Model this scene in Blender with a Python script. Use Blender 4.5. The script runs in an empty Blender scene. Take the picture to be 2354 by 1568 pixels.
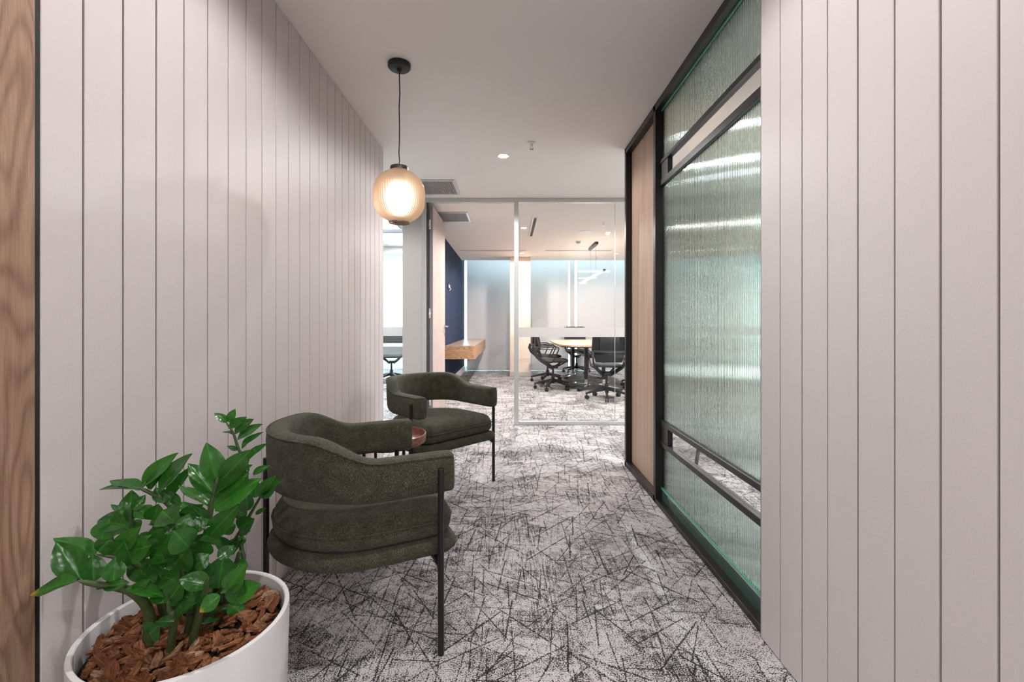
import bpy, bmesh, math, random
from mathutils import Vector, Matrix
random.seed(7)
C = bpy.context.scene.collection
SC = bpy.context.scene
PI = math.pi

# ------------------------------------------------------------------ camera, world, exposure
F, CX, CY, HC = 1050.0, 1171.0, 741.5, 1.22          # focal length and vanishing point in pixels, eye height
cam_d = bpy.data.cameras.new('camera'); cam = bpy.data.objects.new('camera', cam_d); C.objects.link(cam)
cam.location = (0, 0, HC); cam.rotation_euler = (PI/2, 0, 0)
cam_d.sensor_fit = 'HORIZONTAL'; cam_d.sensor_width = 36; cam_d.lens = F/2354*36
cam_d.shift_x = (1177-CX)/2354; cam_d.shift_y = -(784-CY)/2354
cam_d.clip_start = 0.05; SC.camera = cam
vs = SC.view_settings
vs.view_transform = 'Standard'; vs.look = 'None'; vs.gamma = 1; vs.exposure = 0.36; vs.use_curve_mapping = False
w = bpy.data.worlds.new('world'); SC.world = w; w.use_nodes = True
bg = w.node_tree.nodes['Background']; bg.inputs[0].default_value = (0.58, 0.88, 1.0, 1); bg.inputs[1].default_value = 9.0
cy = SC.cycles
cy.max_bounces = 10; cy.diffuse_bounces = 5; cy.glossy_bounces = 4; cy.transmission_bounces = 8; cy.transparent_max_bounces = 16
cy.caustics_reflective = False; cy.caustics_refractive = False
cy.use_denoising = True; cy.sample_clamp_indirect = 40.0; cy.use_adaptive_sampling = True; cy.adaptive_threshold = 0.025

WARM = (1.0, 0.90, 0.85); NEUT = (1.0, 0.972, 0.972); COOL = (0.93, 0.98, 1.0)
def spot(parent, watts, ang, col, blend=0.30, dz=-0.012, size=0.03):
    d = bpy.data.lights.new('spot', 'SPOT'); d.energy = watts; d.spot_size = math.radians(ang); d.spot_blend = blend
    d.color = col; d.shadow_soft_size = size
    o = bpy.data.objects.new('lamp_light', d); C.objects.link(o); o.parent = parent; o.location = (0, 0, dz)
    return o

def at(px, py, Y): return Vector(((px-CX)*Y/F, Y, HC-(py-CY)*Y/F))

# ------------------------------------------------------------------ node helpers
class NT:
    def __init__(s, name):
        s.m = bpy.data.materials.new(name); s.m.use_nodes = True; s.t = s.m.node_tree; s.t.nodes.clear()
        s.out = s.t.nodes.new('ShaderNodeOutputMaterial')
    def n(s, typ, **kw):
        nd = s.t.nodes.new(typ)
        for k, v in kw.items(): setattr(nd, k, v)
        return nd
    def link(s, a, b): s.t.links.new(a, b)
    def set(s, inp, v):
        if hasattr(v, 'is_output'): s.link(v, inp)
        else:
            if isinstance(v, tuple) and len(v) == 3 and inp.type == 'RGBA': v = v+(1,)
            inp.default_value = v
    def math(s, op, a, b=0.0, c=None, clamp=False):
        nd = s.n('ShaderNodeMath', operation=op, use_clamp=clamp); s.set(nd.inputs[0], a); s.set(nd.inputs[1], b)
        if c is not None: s.set(nd.inputs[2], c)
        return nd.outputs[0]
    def vmath(s, op, a, b):
        nd = s.n('ShaderNodeVectorMath', operation=op); s.set(nd.inputs[0], a); s.set(nd.inputs[1], b); return nd.outputs[0]
    def pos(s): return s.n('ShaderNodeNewGeometry').outputs['Position']
    def objc(s): return s.n('ShaderNodeTexCoord').outputs['Object']
    def mapping(s, vec, scale=(1,1,1), rot=(0,0,0), loc=(0,0,0)):
        nd = s.n('ShaderNodeMapping'); s.set(nd.inputs['Vector'], vec); s.set(nd.inputs['Scale'], scale); s.set(nd.inputs['Rotation'], rot); s.set(nd.inputs['Location'], loc)
        return nd.outputs[0]
    def noise(s, vec, scale, detail=2.0, rough=0.5, dist=0.0, col=False):
        nd = s.n('ShaderNodeTexNoise'); s.set(nd.inputs['Vector'], vec); s.set(nd.inputs['Scale'], scale); s.set(nd.inputs['Detail'], detail)
        s.set(nd.inputs['Roughness'], rough); s.set(nd.inputs['Distortion'], dist)
        return nd.outputs['Color' if col else 'Fac']
    def ramp(s, fac, stops, interp='LINEAR'):
        nd = s.n('ShaderNodeValToRGB'); s.set(nd.inputs[0], fac); r = nd.color_ramp; r.interpolation = interp
        while len(r.elements) < len(stops): r.elements.new(0.5)
        for e, (p, c) in zip(r.elements, stops):
            e.position = p; e.color = tuple(c)+(1,) if len(c) == 3 else c
        return nd.outputs[0]
    def mix(s, fac, a, b, blend='MIX'):
        nd = s.n('ShaderNodeMix', data_type='RGBA', blend_type=blend); s.set(nd.inputs[0], fac); s.set(nd.inputs[6], a); s.set(nd.inputs[7], b)
        return nd.outputs[2]
    def bump(s, h, strength=0.3, dist=0.01):
        nd = s.n('ShaderNodeBump'); s.set(nd.inputs['Height'], h); s.set(nd.inputs['Strength'], strength); s.set(nd.inputs['Distance'], dist); return nd.outputs[0]
    def pbr(s, col=(.5,.5,.5), rough=0.5, metal=0.0, normal=None, spec=0.5, trans=0.0, ior=1.45, sheen=0.0, coat=0.0, emis=None, estr=0.0):
        b = s.n('ShaderNodeBsdfPrincipled'); s.set(b.inputs['Base Color'], col); s.set(b.inputs['Roughness'], rough); s.set(b.inputs['Metallic'], metal)
        s.set(b.inputs['Specular IOR Level'], spec); s.set(b.inputs['Transmission Weight'], trans); s.set(b.inputs['IOR'], ior)
        s.set(b.inputs['Sheen Weight'], sheen); s.set(b.inputs['Coat Weight'], coat)
        if normal is not None: s.link(normal, b.inputs['Normal'])
        if emis: s.set(b.inputs['Emission Color'], emis); s.set(b.inputs['Emission Strength'], estr)
        return b.outputs[0]
    def done(s, sh): s.link(sh, s.out.inputs['Surface']); return s.m

def plain(name, col, rough=0.5, metal=0.0, var=0.06, spec=0.5, nscale=40.0, bump=0.0):
    t = NT(name); p = t.objc(); nz = t.noise(p, nscale, 3)
    c = t.mix(nz, tuple(x*(1-var) for x in col), tuple(min(1, x*(1+var)) for x in col))
    r = t.math('MULTIPLY_ADD', nz, 0.1, rough-0.05)
    return t.done(t.pbr(c, r, metal, spec=spec, normal=t.bump(nz, bump, 0.002) if bump else None))

def emit(name, col, st):
    t = NT(name); e = t.n('ShaderNodeEmission'); t.set(e.inputs[0], col); e.inputs[1].default_value = st; return t.done(e.outputs[0])

def paint(name, col, bump=0.12, scale=260.0, rough=0.45):
    t = NT(name); p = t.pos(); a = t.noise(p, scale, 2); b = t.noise(p, scale*0.35, 2)
    h = t.math('ADD', a, b); c = t.mix(t.noise(p, 3.0, 2), tuple(x*.98 for x in col), tuple(x*1.02 for x in col))
    return t.done(t.pbr(c, rough, normal=t.bump(h, bump, 0.002), spec=0.4))

def wood(name, dark, mid, light, scale=1.0, grain=1.0, rough=0.5, axis='Z', swirl=0.35, gs=0.11, rw=0.36):
    # grain runs along `axis`; growth rings come from a noise field cut at even steps
    t = NT(name); p = t.objc()
    st = {'Z': (1, 1, gs), 'Y': (1, gs, 1), 'X': (gs, 1, 1)}[axis]
    q = t.mapping(p, tuple(x*scale for x in st))
    d = t.vmath('SUBTRACT', t.noise(q, 7.0, 2, 0.5, col=True), (0.5, 0.5, 0.5))
    q2 = t.vmath('ADD', q, t.vmath('MULTIPLY', d, (swirl*0.1,)*3))
    big = t.noise(q2, 5.0, 1.0, 0.4)
    w = t.math('SINE', t.math('MULTIPLY', big, 95.0*grain))
    rings = t.math('POWER', t.math('MULTIPLY_ADD', w, 0.5, 0.5), 2.2)
    fine = t.noise(t.mapping(p, tuple((1 if x == 1 else 0.03)*520 for x in st)), 1.0, 2, 0.6)
    mid_ = t.noise(t.mapping(p, tuple((1 if x == 1 else 0.04)*70 for x in st)), 1.0, 2, 0.6)
    f = t.math('ADD', t.math('MULTIPLY_ADD', rings, rw, 0.18-rw*0.5), t.math('ADD', t.math('MULTIPLY', fine, 0.42), t.math('MULTIPLY', mid_, 0.32)))
    c = t.ramp(f, [(0.22, light), (0.50, mid), (0.88, dark)])
    return t.done(t.pbr(c, t.math('MULTIPLY_ADD', f, 0.15, rough-0.07), normal=t.bump(f, 0.08, 0.002)))

# ------------------------------------------------------------------ materials
M = {}
M['wall'] = paint('pinkish_wall_paint', (0.615, 0.568, 0.562), 0.16, 210)
M['groove_shade'] = paint('groove_shade_backing', (0.075, 0.058, 0.053), 0.05)  # dark colour stands in for shade between boards of the same paint
M['ceil'] = paint('ceiling_paint', (0.875, 0.835, 0.80), 0.03, rough=0.8)
M['white'] = paint('white_paint', (0.76, 0.75, 0.74), 0.03)
M['greywall'] = paint('warm_grey_panel', (0.50, 0.475, 0.455), 0.03)
M['cream'] = paint('cream_column_paint', (0.78, 0.66, 0.56), 0.03)
M['black'] = plain('black_metal', (0.014, 0.0125, 0.013), 0.36)
M['blackmat'] = plain('black_matt_metal', (0.012, 0.011, 0.012), 0.5)
M['plastic'] = plain('black_plastic', (0.017, 0.018, 0.019), 0.45)
M['meshfab'] = plain('black_mesh_fabric', (0.022, 0.025, 0.027), 0.75, bump=0.3, nscale=500)
M['alu'] = plain('satin_aluminium', (0.60, 0.61, 0.60), 0.35, 0.75)
M['chrome'] = plain('polished_aluminium', (0.80, 0.78, 0.76), 0.12, 1.0)
M['whiteplast'] = plain('white_plastic', (0.80, 0.79, 0.78), 0.4)
M['whitegloss'] = plain('white_lacquer', (0.78, 0.78, 0.78), 0.25)
M['doorveneer'] = wood('pale_door_veneer', (0.43, 0.345, 0.305), (0.50, 0.41, 0.37), (0.55, 0.46, 0.42), 1.5, 0.6)
M['walnut'] = wood('walnut_slab', (0.125, 0.068, 0.040), (0.31, 0.19, 0.122), (0.46, 0.315, 0.22), 1.5, 1.05, 0.5, 'Z', 0.8, 0.22, 0.20)
M['oak'] = wood('pale_oak_panel', (0.30, 0.19, 0.12), (0.47, 0.33, 0.24), (0.62, 0.48, 0.38), 1.1, 0.30, 0.5, 'Z', 0.5, 0.06, 0.12)
M['deskwood'] = wood('oak_desk', (0.20, 0.10, 0.05), (0.40, 0.22, 0.12), (0.52, 0.33, 0.20), 2.6, 0.8, 0.4, 'X')
M['tabletop'] = wood('pale_table_veneer', (0.52, 0.33, 0.20), (0.62, 0.42, 0.28), (0.70, 0.50, 0.36), 2.0, 0.5, 0.35, 'Y')
M['redwood'] = wood('red_walnut_tray', (0.12, 0.045, 0.03), (0.22, 0.085, 0.055), (0.32, 0.14, 0.09), 3.0, 0.8, 0.4, 'X')

def carpet():
    t = NT('scratched_line_carpet'); p = t.pos()
    jit = t.vmath('SUBTRACT', t.noise(p, 95.0, 2, col=True), (0.5, 0.5, 0.5))
    p1 = t.vmath('ADD', p, t.vmath('MULTIPLY', jit, (0.0075, 0.0075, 0)))
    total = None
    for k, (deg, pv, pu, wid, thr) in enumerate([(28, .085, .26, .0045, .66), (-33, .095, .30, .0045, .66), (58, .10, .24, .004, .68), (-62, .09, .22, .004, .68),
                                                (4, .075, .16, .0038, .66), (88, .055, .20, .004, .50), (97, .08, .26, .0045, .55), (45, .16, .36, .005, .60), (-48, .17, .36, .005, .60)]):
        q = t.mapping(p1, rot=(0, 0, math.radians(deg)), loc=(k*3.17, k*1.31, 0))
        sp = t.n('ShaderNodeSeparateXYZ'); t.link(q, sp.inputs[0])
        v = t.math('DIVIDE', sp.outputs[1], pv); j = t.math('FLOOR', v)
        wn = t.n('ShaderNodeTexWhiteNoise', noise_dimensions='1D'); t.link(j, wn.inputs['W'])
        u = t.math('ADD', t.math('DIVIDE', sp.outputs[0], pu), t.math('MULTIPLY', wn.outputs['Value'], 7.0)); i = t.math('FLOOR', u)
        cmb = t.n('ShaderNodeCombineXYZ'); t.link(i, cmb.inputs[0]); t.link(j, cmb.inputs[1]); cmb.inputs[2].default_value = k
        w2 = t.n('ShaderNodeTexWhiteNoise', noise_dimensions='3D'); t.link(cmb.outputs[0], w2.inputs['Vector'])
        sc2 = t.n('ShaderNodeSeparateColor'); t.link(w2.outputs['Color'], sc2.inputs[0])
        off = t.math('MULTIPLY_ADD', sc2.outputs[1], 0.7, 0.15)
        d = t.math('ABSOLUTE', t.math('SUBTRACT', t.math('FRACT', v), off))
        ln = t.math('SUBTRACT', 1.0, t.math('DIVIDE', d, wid/pv), clamp=True)
        ln = t.math('MULTIPLY', ln, t.math('MULTIPLY_ADD', sc2.outputs[2], 0.7, 0.45))
        ln = t.math('MULTIPLY', ln, t.math('GREATER_THAN', sc2.outputs[0], thr))
        total = ln if total is None else t.math('MAXIMUM', total, ln)
    zone = t.noise(p, 2.2, 2, 0.6)
    # parallel streaks running down the corridor, in patches
    st = t.noise(t.mapping(p1, (125, 9, 1), (0, 0, math.radians(-4))), 1.0, 2, 0.6)
    zm = t.ramp(t.noise(t.mapping(p, (3.6, 1.3, 1), loc=(5.1, 2.2, 0)), 1.0, 1.5), [(0.50, (0,0,0)), (0.60, (1,1,1))])
    stv = t.math('MULTIPLY', t.math('SUBTRACT', st, 0.44), zm)
    speck = t.noise(p, 220.0, 1.5, 0.55)
    vo = t.n('ShaderNodeTexVoronoi'); t.link(t.mapping(p1, (7, 11, 1), (0, 0, 0.6)), vo.inputs['Vector']); vo.inputs['Scale'].default_value = 1.0
    vc = t.n('ShaderNodeSeparateColor'); t.link(vo.outputs['Color'], vc.inputs[0])
    clump = t.math('ADD', t.math('MULTIPLY', t.math('SUBTRACT', t.noise(p, 34.0, 2, 0.6), 0.5), 0.62), t.math('MULTIPLY', t.math('SUBTRACT', vc.outputs[0], 0.5), 0.20))
    val = t.math('ADD', t.math('MULTIPLY', t.math('SUBTRACT', speck, 0.5), 1.9), t.math('MULTIPLY', t.math('SUBTRACT', zone, 0.5), 0.26)); val = t.math('ADD', val, clump)
    total = t.math('MULTIPLY', total, t.math('MULTIPLY_ADD', t.noise(p, 60.0, 1.5), 1.3, 0.38))
    val = t.math('ADD', val, t.math('MULTIPLY', total, 0.39)); val = t.math('ADD', val, t.math('MULTIPLY', stv, 0.85))
    f = t.n('ShaderNodeMapRange'); t.link(val, f.inputs[0]); f.inputs[1].default_value = -0.10; f.inputs[2].default_value = 0.30
    c = t.ramp(f.outputs[0], [(0.0, (0.62, 0.60, 0.605)), (0.35, (0.41, 0.395, 0.40)), (0.7, (0.085, 0.08, 0.08)), (1.0, (0.030, 0.028, 0.028))])
    return t.done(t.pbr(c, 0.95, spec=0.1, normal=t.bump(speck, 0.5, 0.006)))
M['carpet'] = carpet()

def boucle():
    t = NT('olive_boucle_fabric'); p = t.objc()
    a = t.noise(p, 400.0, 2.5, 0.6); b = t.noise(p, 22.0, 2)
    c = t.ramp(t.math('ADD', t.math('MULTIPLY', a, 0.85), t.math('MULTIPLY', b, 0.15)), [(0.36, (0.016, 0.017, 0.010)), (0.52, (0.062, 0.065, 0.042)), (0.68, (0.19, 0.195, 0.125))])
    return t.done(t.pbr(c, 0.95, spec=0.15, normal=t.bump(a, 0.7, 0.006), sheen=0.12))
M['boucle'] = boucle()

def bluefab():
    t = NT('navy_fabric_panel'); p = t.pos()
    s1 = t.noise(t.mapping(p, (1, 9, 0.15)), 1.0, 3); s2 = t.noise(t.mapping(p, (1, 90, 2.0)), 1.0, 2)
    c = t.mix(t.math('ADD', t.math('MULTIPLY', s1, 0.6), t.math('MULTIPLY', s2, 0.5)), (0.008, 0.013, 0.036), (0.034, 0.055, 0.115))
    return t.done(t.pbr(c, 0.85, spec=0.2, normal=t.bump(s2, 0.2, 0.004)))
M['blue'] = bluefab()

def thin_glass(name, tint=(0.97, 0.985, 0.98), refl=1.0):
    t = NT(name); tr = t.n('ShaderNodeBsdfTransparent'); t.set(tr.inputs[0], tint)
    gl = t.n('ShaderNodeBsdfGlossy'); gl.inputs['Roughness'].default_value = 0.02
    lw = t.n('ShaderNodeLayerWeight'); lw.inputs[0].default_value = 0.5
    fr = t.math('MULTIPLY_ADD', t.math('POWER', lw.outputs['Facing'], 5.0), 0.85*refl, 0.020*refl, clamp=True)
    mx = t.n('ShaderNodeMixShader'); t.link(fr, mx.inputs[0]); t.link(tr.outputs[0], mx.inputs[1]); t.link(gl.outputs[0], mx.inputs[2])
    return t.done(mx.outputs[0])
M['glass'] = thin_glass('clear_glass')
t = NT('ribbed_green_glass'); M['ribbed'] = t.done(t.pbr((0.75, 0.945, 0.875), 0.03, trans=1.0, ior=1.5))
t = NT('teal_glass_edge'); M['tealedge'] = t.done(t.pbr((0.16, 0.62, 0.45), 0.15, trans=0.3, ior=1.5))
def frost():
    t = NT('frosted_film'); tl = t.n('ShaderNodeBsdfTranslucent'); t.set(tl.inputs[0], (0.72, 0.70, 0.69)); df = t.n('ShaderNodeBsdfDiffuse'); t.set(df.inputs[0], (0.58, 0.56, 0.555))
    a = t.n('ShaderNodeMixShader'); a.inputs[0].default_value = 0.45; t.link(tl.outputs[0], a.inputs[1]); t.link(df.outputs[0], a.inputs[2])
    tr = t.n('ShaderNodeBsdfTransparent'); b = t.n('ShaderNodeMixShader'); b.inputs[0].default_value = 0.12; t.link(a.outputs[0], b.inputs[1]); t.link(tr.outputs[0], b.inputs[2])
    return t.done(b.outputs[0])
M['frost'] = frost()
def blindmat():
    t = NT('blind_fabric'); p = t.pos(); nz = t.noise(t.mapping(p, (60, 60, 400)), 1.0, 2)
    c = t.mix(nz, (0.60, 0.585, 0.59), (0.68, 0.665, 0.665))
    tl = t.n('ShaderNodeBsdfTranslucent'); t.set(tl.inputs[0], c); df = t.n('ShaderNodeBsdfDiffuse'); t.set(df.inputs[0], c)
    a = t.n('ShaderNodeMixShader'); a.inputs[0].default_value = 0.10; t.link(df.outputs[0], a.inputs[1]); t.link(tl.outputs[0], a.inputs[2])
    return t.done(a.outputs[0])
M['blind'] = blindmat()
def sheer():
    t = NT('sheer_blind_fabric'); tl = t.n('ShaderNodeBsdfTranslucent'); t.set(tl.inputs[0], (0.9, 0.92, 0.92)); df = t.n('ShaderNodeBsdfDiffuse'); t.set(df.inputs[0], (0.85, 0.88, 0.88))
    a = t.n('ShaderNodeMixShader'); a.inputs[0].default_value = 0.55; t.link(df.outputs[0], a.inputs[1]); t.link(tl.outputs[0], a.inputs[2])
    return t.done(a.outputs[0])
M['sheer'] = sheer()
def smoke():
    t = NT('smoky_ribbed_glass')
    rf = t.n('ShaderNodeBsdfRefraction'); t.set(rf.inputs[0], (0.80, 0.64, 0.52)); rf.inputs['Roughness'].default_value = 0.62; rf.inputs['IOR'].default_value = 1.33
    tr = t.n('ShaderNodeBsdfTransparent'); t.set(tr.inputs[0], (0.75, 0.6, 0.5)); tl = t.n('ShaderNodeBsdfTranslucent'); t.set(tl.inputs[0], (0.52, 0.38, 0.28))
    gl = t.n('ShaderNodeBsdfGlossy'); gl.inputs['Roughness'].default_value = 0.15; t.set(gl.inputs[0], (0.9, 0.85, 0.8))
    a = t.n('ShaderNodeMixShader'); a.inputs[0].default_value = 0.27; t.link(rf.outputs[0], a.inputs[1]); t.link(tl.outputs[0], a.inputs[2])
    c = t.n('ShaderNodeMixShader'); c.inputs[0].default_value = 0.04; t.link(a.outputs[0], c.inputs[1]); t.link(tr.outputs[0], c.inputs[2])
    b = t.n('ShaderNodeMixShader'); b.inputs[0].default_value = 0.06; t.link(c.outputs[0], b.inputs[1]); t.link(gl.outputs[0], b.inputs[2])
    return t.done(b.outputs[0])
M['smoke'] = smoke()
M['bulb'] = emit('opal_bulb', (1.0, 0.86, 0.70), 15.0)
M['lens'] = emit('downlight_lens', (1.0, 0.96, 0.93), 140.0)
M['led'] = emit('led_diffuser', (1.0, 0.97, 0.95), 22.0)
M['panelled'] = emit('fill_panel_diffuser', (1.0, 0.972, 0.972), 13.5)
M['ledwarm'] = emit('warm_led_diffuser', (1.0, 0.90, 0.82), 14.0)

def leafmat(name, a, b, tip=None):
    t = NT(name); p = t.objc(); sp = t.n('ShaderNodeSeparateXYZ'); t.link(p, sp.inputs[0])
    oi = t.n('ShaderNodeObjectInfo')
    mid = t.math('SUBTRACT', 1.0, t.math('MULTIPLY', t.math('ABSOLUTE', sp.outputs[1]), 60.0), clamp=True)
    f = t.math('ADD', t.math('MULTIPLY', t.noise(p, 9.0, 3), 0.6), t.math('MULTIPLY', oi.outputs['Random'], 0.55))
    c = t.mix(f, a, b); c = t.mix(t.math('MULTIPLY', mid, 0.45), c, tuple(min(1, x*2.2) for x in b))
    if tip:
        c = t.mix(t.ramp(sp.outputs[0], [(0.80, (0,0,0)), (0.97, (1,1,1))]), c, tip)
    b1 = t.pbr(c, 0.24, spec=0.55, normal=t.bump(t.noise(t.mapping(p, (3, 7, 3)), 1.0, 1), 0.12, 0.05))
    tl = t.n('ShaderNodeBsdfTranslucent'); t.set(tl.inputs[0], tuple(min(1, x*2.0) for x in b))
    mx = t.n('ShaderNodeMixShader'); mx.inputs[0].default_value = 0.15; t.link(b1, mx.inputs[1]); t.link(tl.outputs[0], mx.inputs[2])
    return t.done(mx.outputs[0])
M['leaf'] = leafmat('zz_leaf', (0.005, 0.034, 0.007), (0.034, 0.160, 0.018))
M['leaftip'] = leafmat('zz_leaf_yellow_tip', (0.010, 0.055, 0.012), (0.04, 0.17, 0.025), (0.45, 0.26, 0.03))
M['stem'] = plain('plant_stem', (0.055, 0.085, 0.03), 0.45, var=0.4, nscale=60)
M['soil'] = plain('dark_soil', (0.03, 0.016, 0.010), 0.9, var=0.5, nscale=150, bump=0.5)
def bark():
    t = NT('bark_chip'); p = t.objc(); oi = t.n('ShaderNodeObjectInfo')
    g = t.noise(t.mapping(p, (50, 260, 260)), 1.0, 3, 0.65); g2 = t.noise(p, 28.0, 2)
    base = t.ramp(oi.outputs['Random'], [(0.0, (0.16, 0.055, 0.022)), (0.35, (0.27, 0.105, 0.045)), (0.65, (0.36, 0.155, 0.07)), (0.9, (0.42, 0.24, 0.135)), (1.0, (0.56, 0.40, 0.27))])
    c = t.mix(t.ramp(g, [(0.32, (1,1,1)), (0.62, (0,0,0))]), base, (0.07, 0.026, 0.012)); c = t.mix(t.math('MULTIPLY', g2, 0.35), c, (0.22, 0.08, 0.03))
    return t.done(t.pbr(c, 0.75, spec=0.25, normal=t.bump(g, 0.7, 0.004)))
M['bark'] = bark()
def potmat():
    t = NT('white_pot'); p = t.objc(); br = t.noise(t.mapping(p, (40, 40, 1.0)), 1.0, 3)
    return t.done(t.pbr(t.mix(br, (0.74, 0.74, 0.75), (0.80, 0.80, 0.80)), t.math('MULTIPLY_ADD', br, 0.2, 0.22), normal=t.bump(br, 0.04, 0.002)))
M['pot'] = potmat()

# ------------------------------------------------------------------ mesh helpers
def BM(): return bmesh.new()
def box(bm, x0, x1, y0, y1, z0, z1, bev=0.0, seg=1, mat=None):
    vs_ = [bm.verts.new(v) for v in [(x0,y0,z0),(x1,y0,z0),(x1,y1,z0),(x0,y1,z0),(x0,y0,z1),(x1,y0,z1),(x1,y1,z1),(x0,y1,z1)]]
    fs = [bm.faces.new([vs_[i] for i in q]) for q in [(3,2,1,0),(4,5,6,7),(0,1,5,4),(1,2,6,5),(2,3,7,6),(3,0,4,7)]]
    if mat is not None:
        for v in vs_: v.co = mat @ v.co
    if bev > 0:
        es = list({e for f in fs for e in f.edges})
        bmesh.ops.bevel(bm, geom=es, offset=bev, segments=seg, affect='EDGES', profile=0.5)
def rings(bm, loops, closed=True, cap=True, path_closed=False):
    V = [[bm.verts.new(p) for p in L] for L in loops]
    n = len(V[0]); m = len(V)
    for a in range(m if path_closed else m-1):
        A, B = V[a], V[(a+1) % m]
        for i in range(n if closed else n-1):
            k = (i+1) % n
            try: bm.faces.new((A[i], A[k], B[k], B[i]))
            except ValueError: pass
    if cap and not path_closed:
        bm.faces.new(list(reversed(V[0]))); bm.faces.new(V[-1])
    return V
def tube(bm, pts, r, n=8, cap=True):
    pts = [Vector(p) for p in pts]; loops = []
    prev = None
    for i, p in enumerate(pts):
        d = ((pts[min(i+1, len(pts)-1)]-pts[max(i-1, 0)])).normalized()
        if prev is None:
            u = d.cross(Vector((0, 0, 1)))
            if u.length < 1e-3: u = d.cross(Vector((0, 1, 0)))
        else: u = prev - d*prev.dot(d)
        u.normalize(); prev = u; v = d.cross(u)
        rr = r[i] if isinstance(r, (list, tuple)) else r
        loops.append([p + (u*math.cos(2*PI*k/n+PI/n)+v*math.sin(2*PI*k/n+PI/n))*rr for k in range(n)])
    rings(bm, loops, cap=cap)
def lathe(bm, prof, n=32, c=(0,0,0), closed_prof=False):
    loops = [[Vector((c[0]+r*math.cos(2*PI*k/n), c[1]+r*math.sin(2*PI*k/n), c[2]+z)) for k in range(n)] for r, z in prof]
    rings(bm, loops, cap=not closed_prof, path_closed=closed_prof)
def rbar(bm, pts, w, h, bev=0.0):
    """flat bar of section w (horizontal) x h along a polyline"""
    pts = [Vector(p) for p in pts]; loops = []
    for i, p in enumerate(pts):
        d = (pts[min(i+1, len(pts)-1)]-pts[max(i-1, 0)]).normalized()
        u = d.cross(Vector((0, 0, 1)));
        if u.length < 1e-3: u = Vector((0, 1, 0))
        u.normalize(); v = u.cross(d)
        loops.append([p+u*w/2+v*h/2, p-u*w/2+v*h/2, p-u*w/2-v*h/2, p+u*w/2-v*h/2])
    rings(bm, loops)
def obj(name, bm, mat, parent=None, smooth=35, label=None, kind=None, loc=None):
    bmesh.ops.recalc_face_normals(bm, faces=bm.faces)
    me = bpy.data.meshes.new(name); bm.to_mesh(me); bm.free()
    if mat: me.materials.append(M[mat] if isinstance(mat, str) else mat)
    if smooth:
        me.polygons.foreach_set('use_smooth', [True]*len(me.polygons)); me.set_sharp_from_angle(angle=math.radians(smooth))
    o = bpy.data.objects.new(name, me); C.objects.link(o)
    if parent: o.parent = parent
    if label: o['label'] = label
    if kind: o['kind'] = kind
    if loc: o.location = loc
    return o
def inst(src, parent, loc=None, rot=None, mtx=None):
    o = src.copy(); C.objects.link(o); o.parent = parent
    if loc is not None: o.location = loc
    if rot is not None: o.rotation_euler = rot
    if mtx is not None: o.matrix_local = mtx
    return o
def thing(name, label, cat, loc=(0,0,0), rz=0.0, group=None):
    o = bpy.data.objects.new(name, None); C.objects.link(o); o.location = loc; o.rotation_euler = (0, 0, rz)
    o.empty_display_size = 0.1; o['label'] = label; o['category'] = cat
    if group: o['group'] = group
    return o
def tag(o, label, cat, group=None):
    o['label'] = label; o['category'] = cat
    if group: o['group'] = group
    return o
def dup(root, loc, rz, label, group=None):
    r = root.copy(); C.objects.link(r); r.location = loc; r.rotation_euler = (0, 0, rz); r['label'] = label
    if group: r['group'] = group
    for ch in list(root.children):
        c = ch.copy(); C.objects.link(c); c.parent = r
        for g in list(ch.children):
            d = g.copy(); C.objects.link(d); d.parent = c
    return r
def struct(name, label=None):
    o = bpy.data.objects.new(name, None); C.objects.link(o); o['kind'] = 'structure'
    if label: o['label'] = label
    return o
def sbox(name, mat, dims, label=None, bev=0.0):
    b = BM(); box(b, *dims, bev=bev); return obj(name, b, mat, kind='structure', label=label)

# ------------------------------------------------------------------ shell
HZ = 2.70
XL, XR, XF, XG = -1.08, 0.972, 0.985, 1.033            # panelled walls, screen frame face, screen glass plane
YP = 5.465                                              # glazed partition
YW = 11.60                                              # window wall
sbox('floor', 'carpet', (-6, 6.5, -8.6, 12.4, -0.08, 0.0), 'grey carpet with black scratched lines')
sbox('ceiling', 'ceil', (-6, 6.5, -8.6, 10.85, HZ, HZ+0.1), 'matt off-white plaster ceiling')
sbox('ceiling_recess', 'white', (-6, 6.5, 10.85, 12.0, 2.98, 3.08), 'raised ceiling strip over the window blinds')
sbox('wall_back', 'wall', (-6, 6.5, -8.7, -8.6, 0, HZ))
sbox('wall_east', 'white', (6.4, 6.5, -8.6, 12.0, 0, 3.0))
sbox('wall_west', 'white', (-6.1, -6.0, -8.6, 12.0, 0, 3.0))

# left panelled wall: backing + separate boards
wl = sbox('wall_left', 'groove_shade', (XL-0.25, XL-0.0125, -0.6, 3.905, 0, HZ), 'pinkish white wall of vertical boards with grooves coloured dark as shade')
def board_mesh(wid, x0, sgn):
    b = BM(); z0, z1 = 0.006, HZ-0.004; t = 0.0125; c = 0.0013
    # front at x = 0, back at -sgn*t ; runs 0..wid in Y
    pr = [(-t, 0.0), (-c, 0.0), (0, c), (0, wid-c), (-c, wid), (-t, wid)]
    rings(b, [[Vector((sgn*x, y, z)) for x, y in pr] for z in (z0, z1)])
    return b
pitch = 1134*1.0529e-4; gap = 0.0064
y0 = 1134*0.00102212
bl = obj('panel', board_mesh(pitch-gap, XL, 1), 'wall', wl, smooth=20, loc=(XL, y0+gap/2, 0))
for n in range(1, 23): inst(bl, wl, (XL, y0+n*pitch+gap/2, 0))
obj('panel', board_mesh(y0-gap-1.050, XL, 1), 'wall', wl, smooth=20, loc=(XL, 1.050+gap/2, 0))
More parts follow.
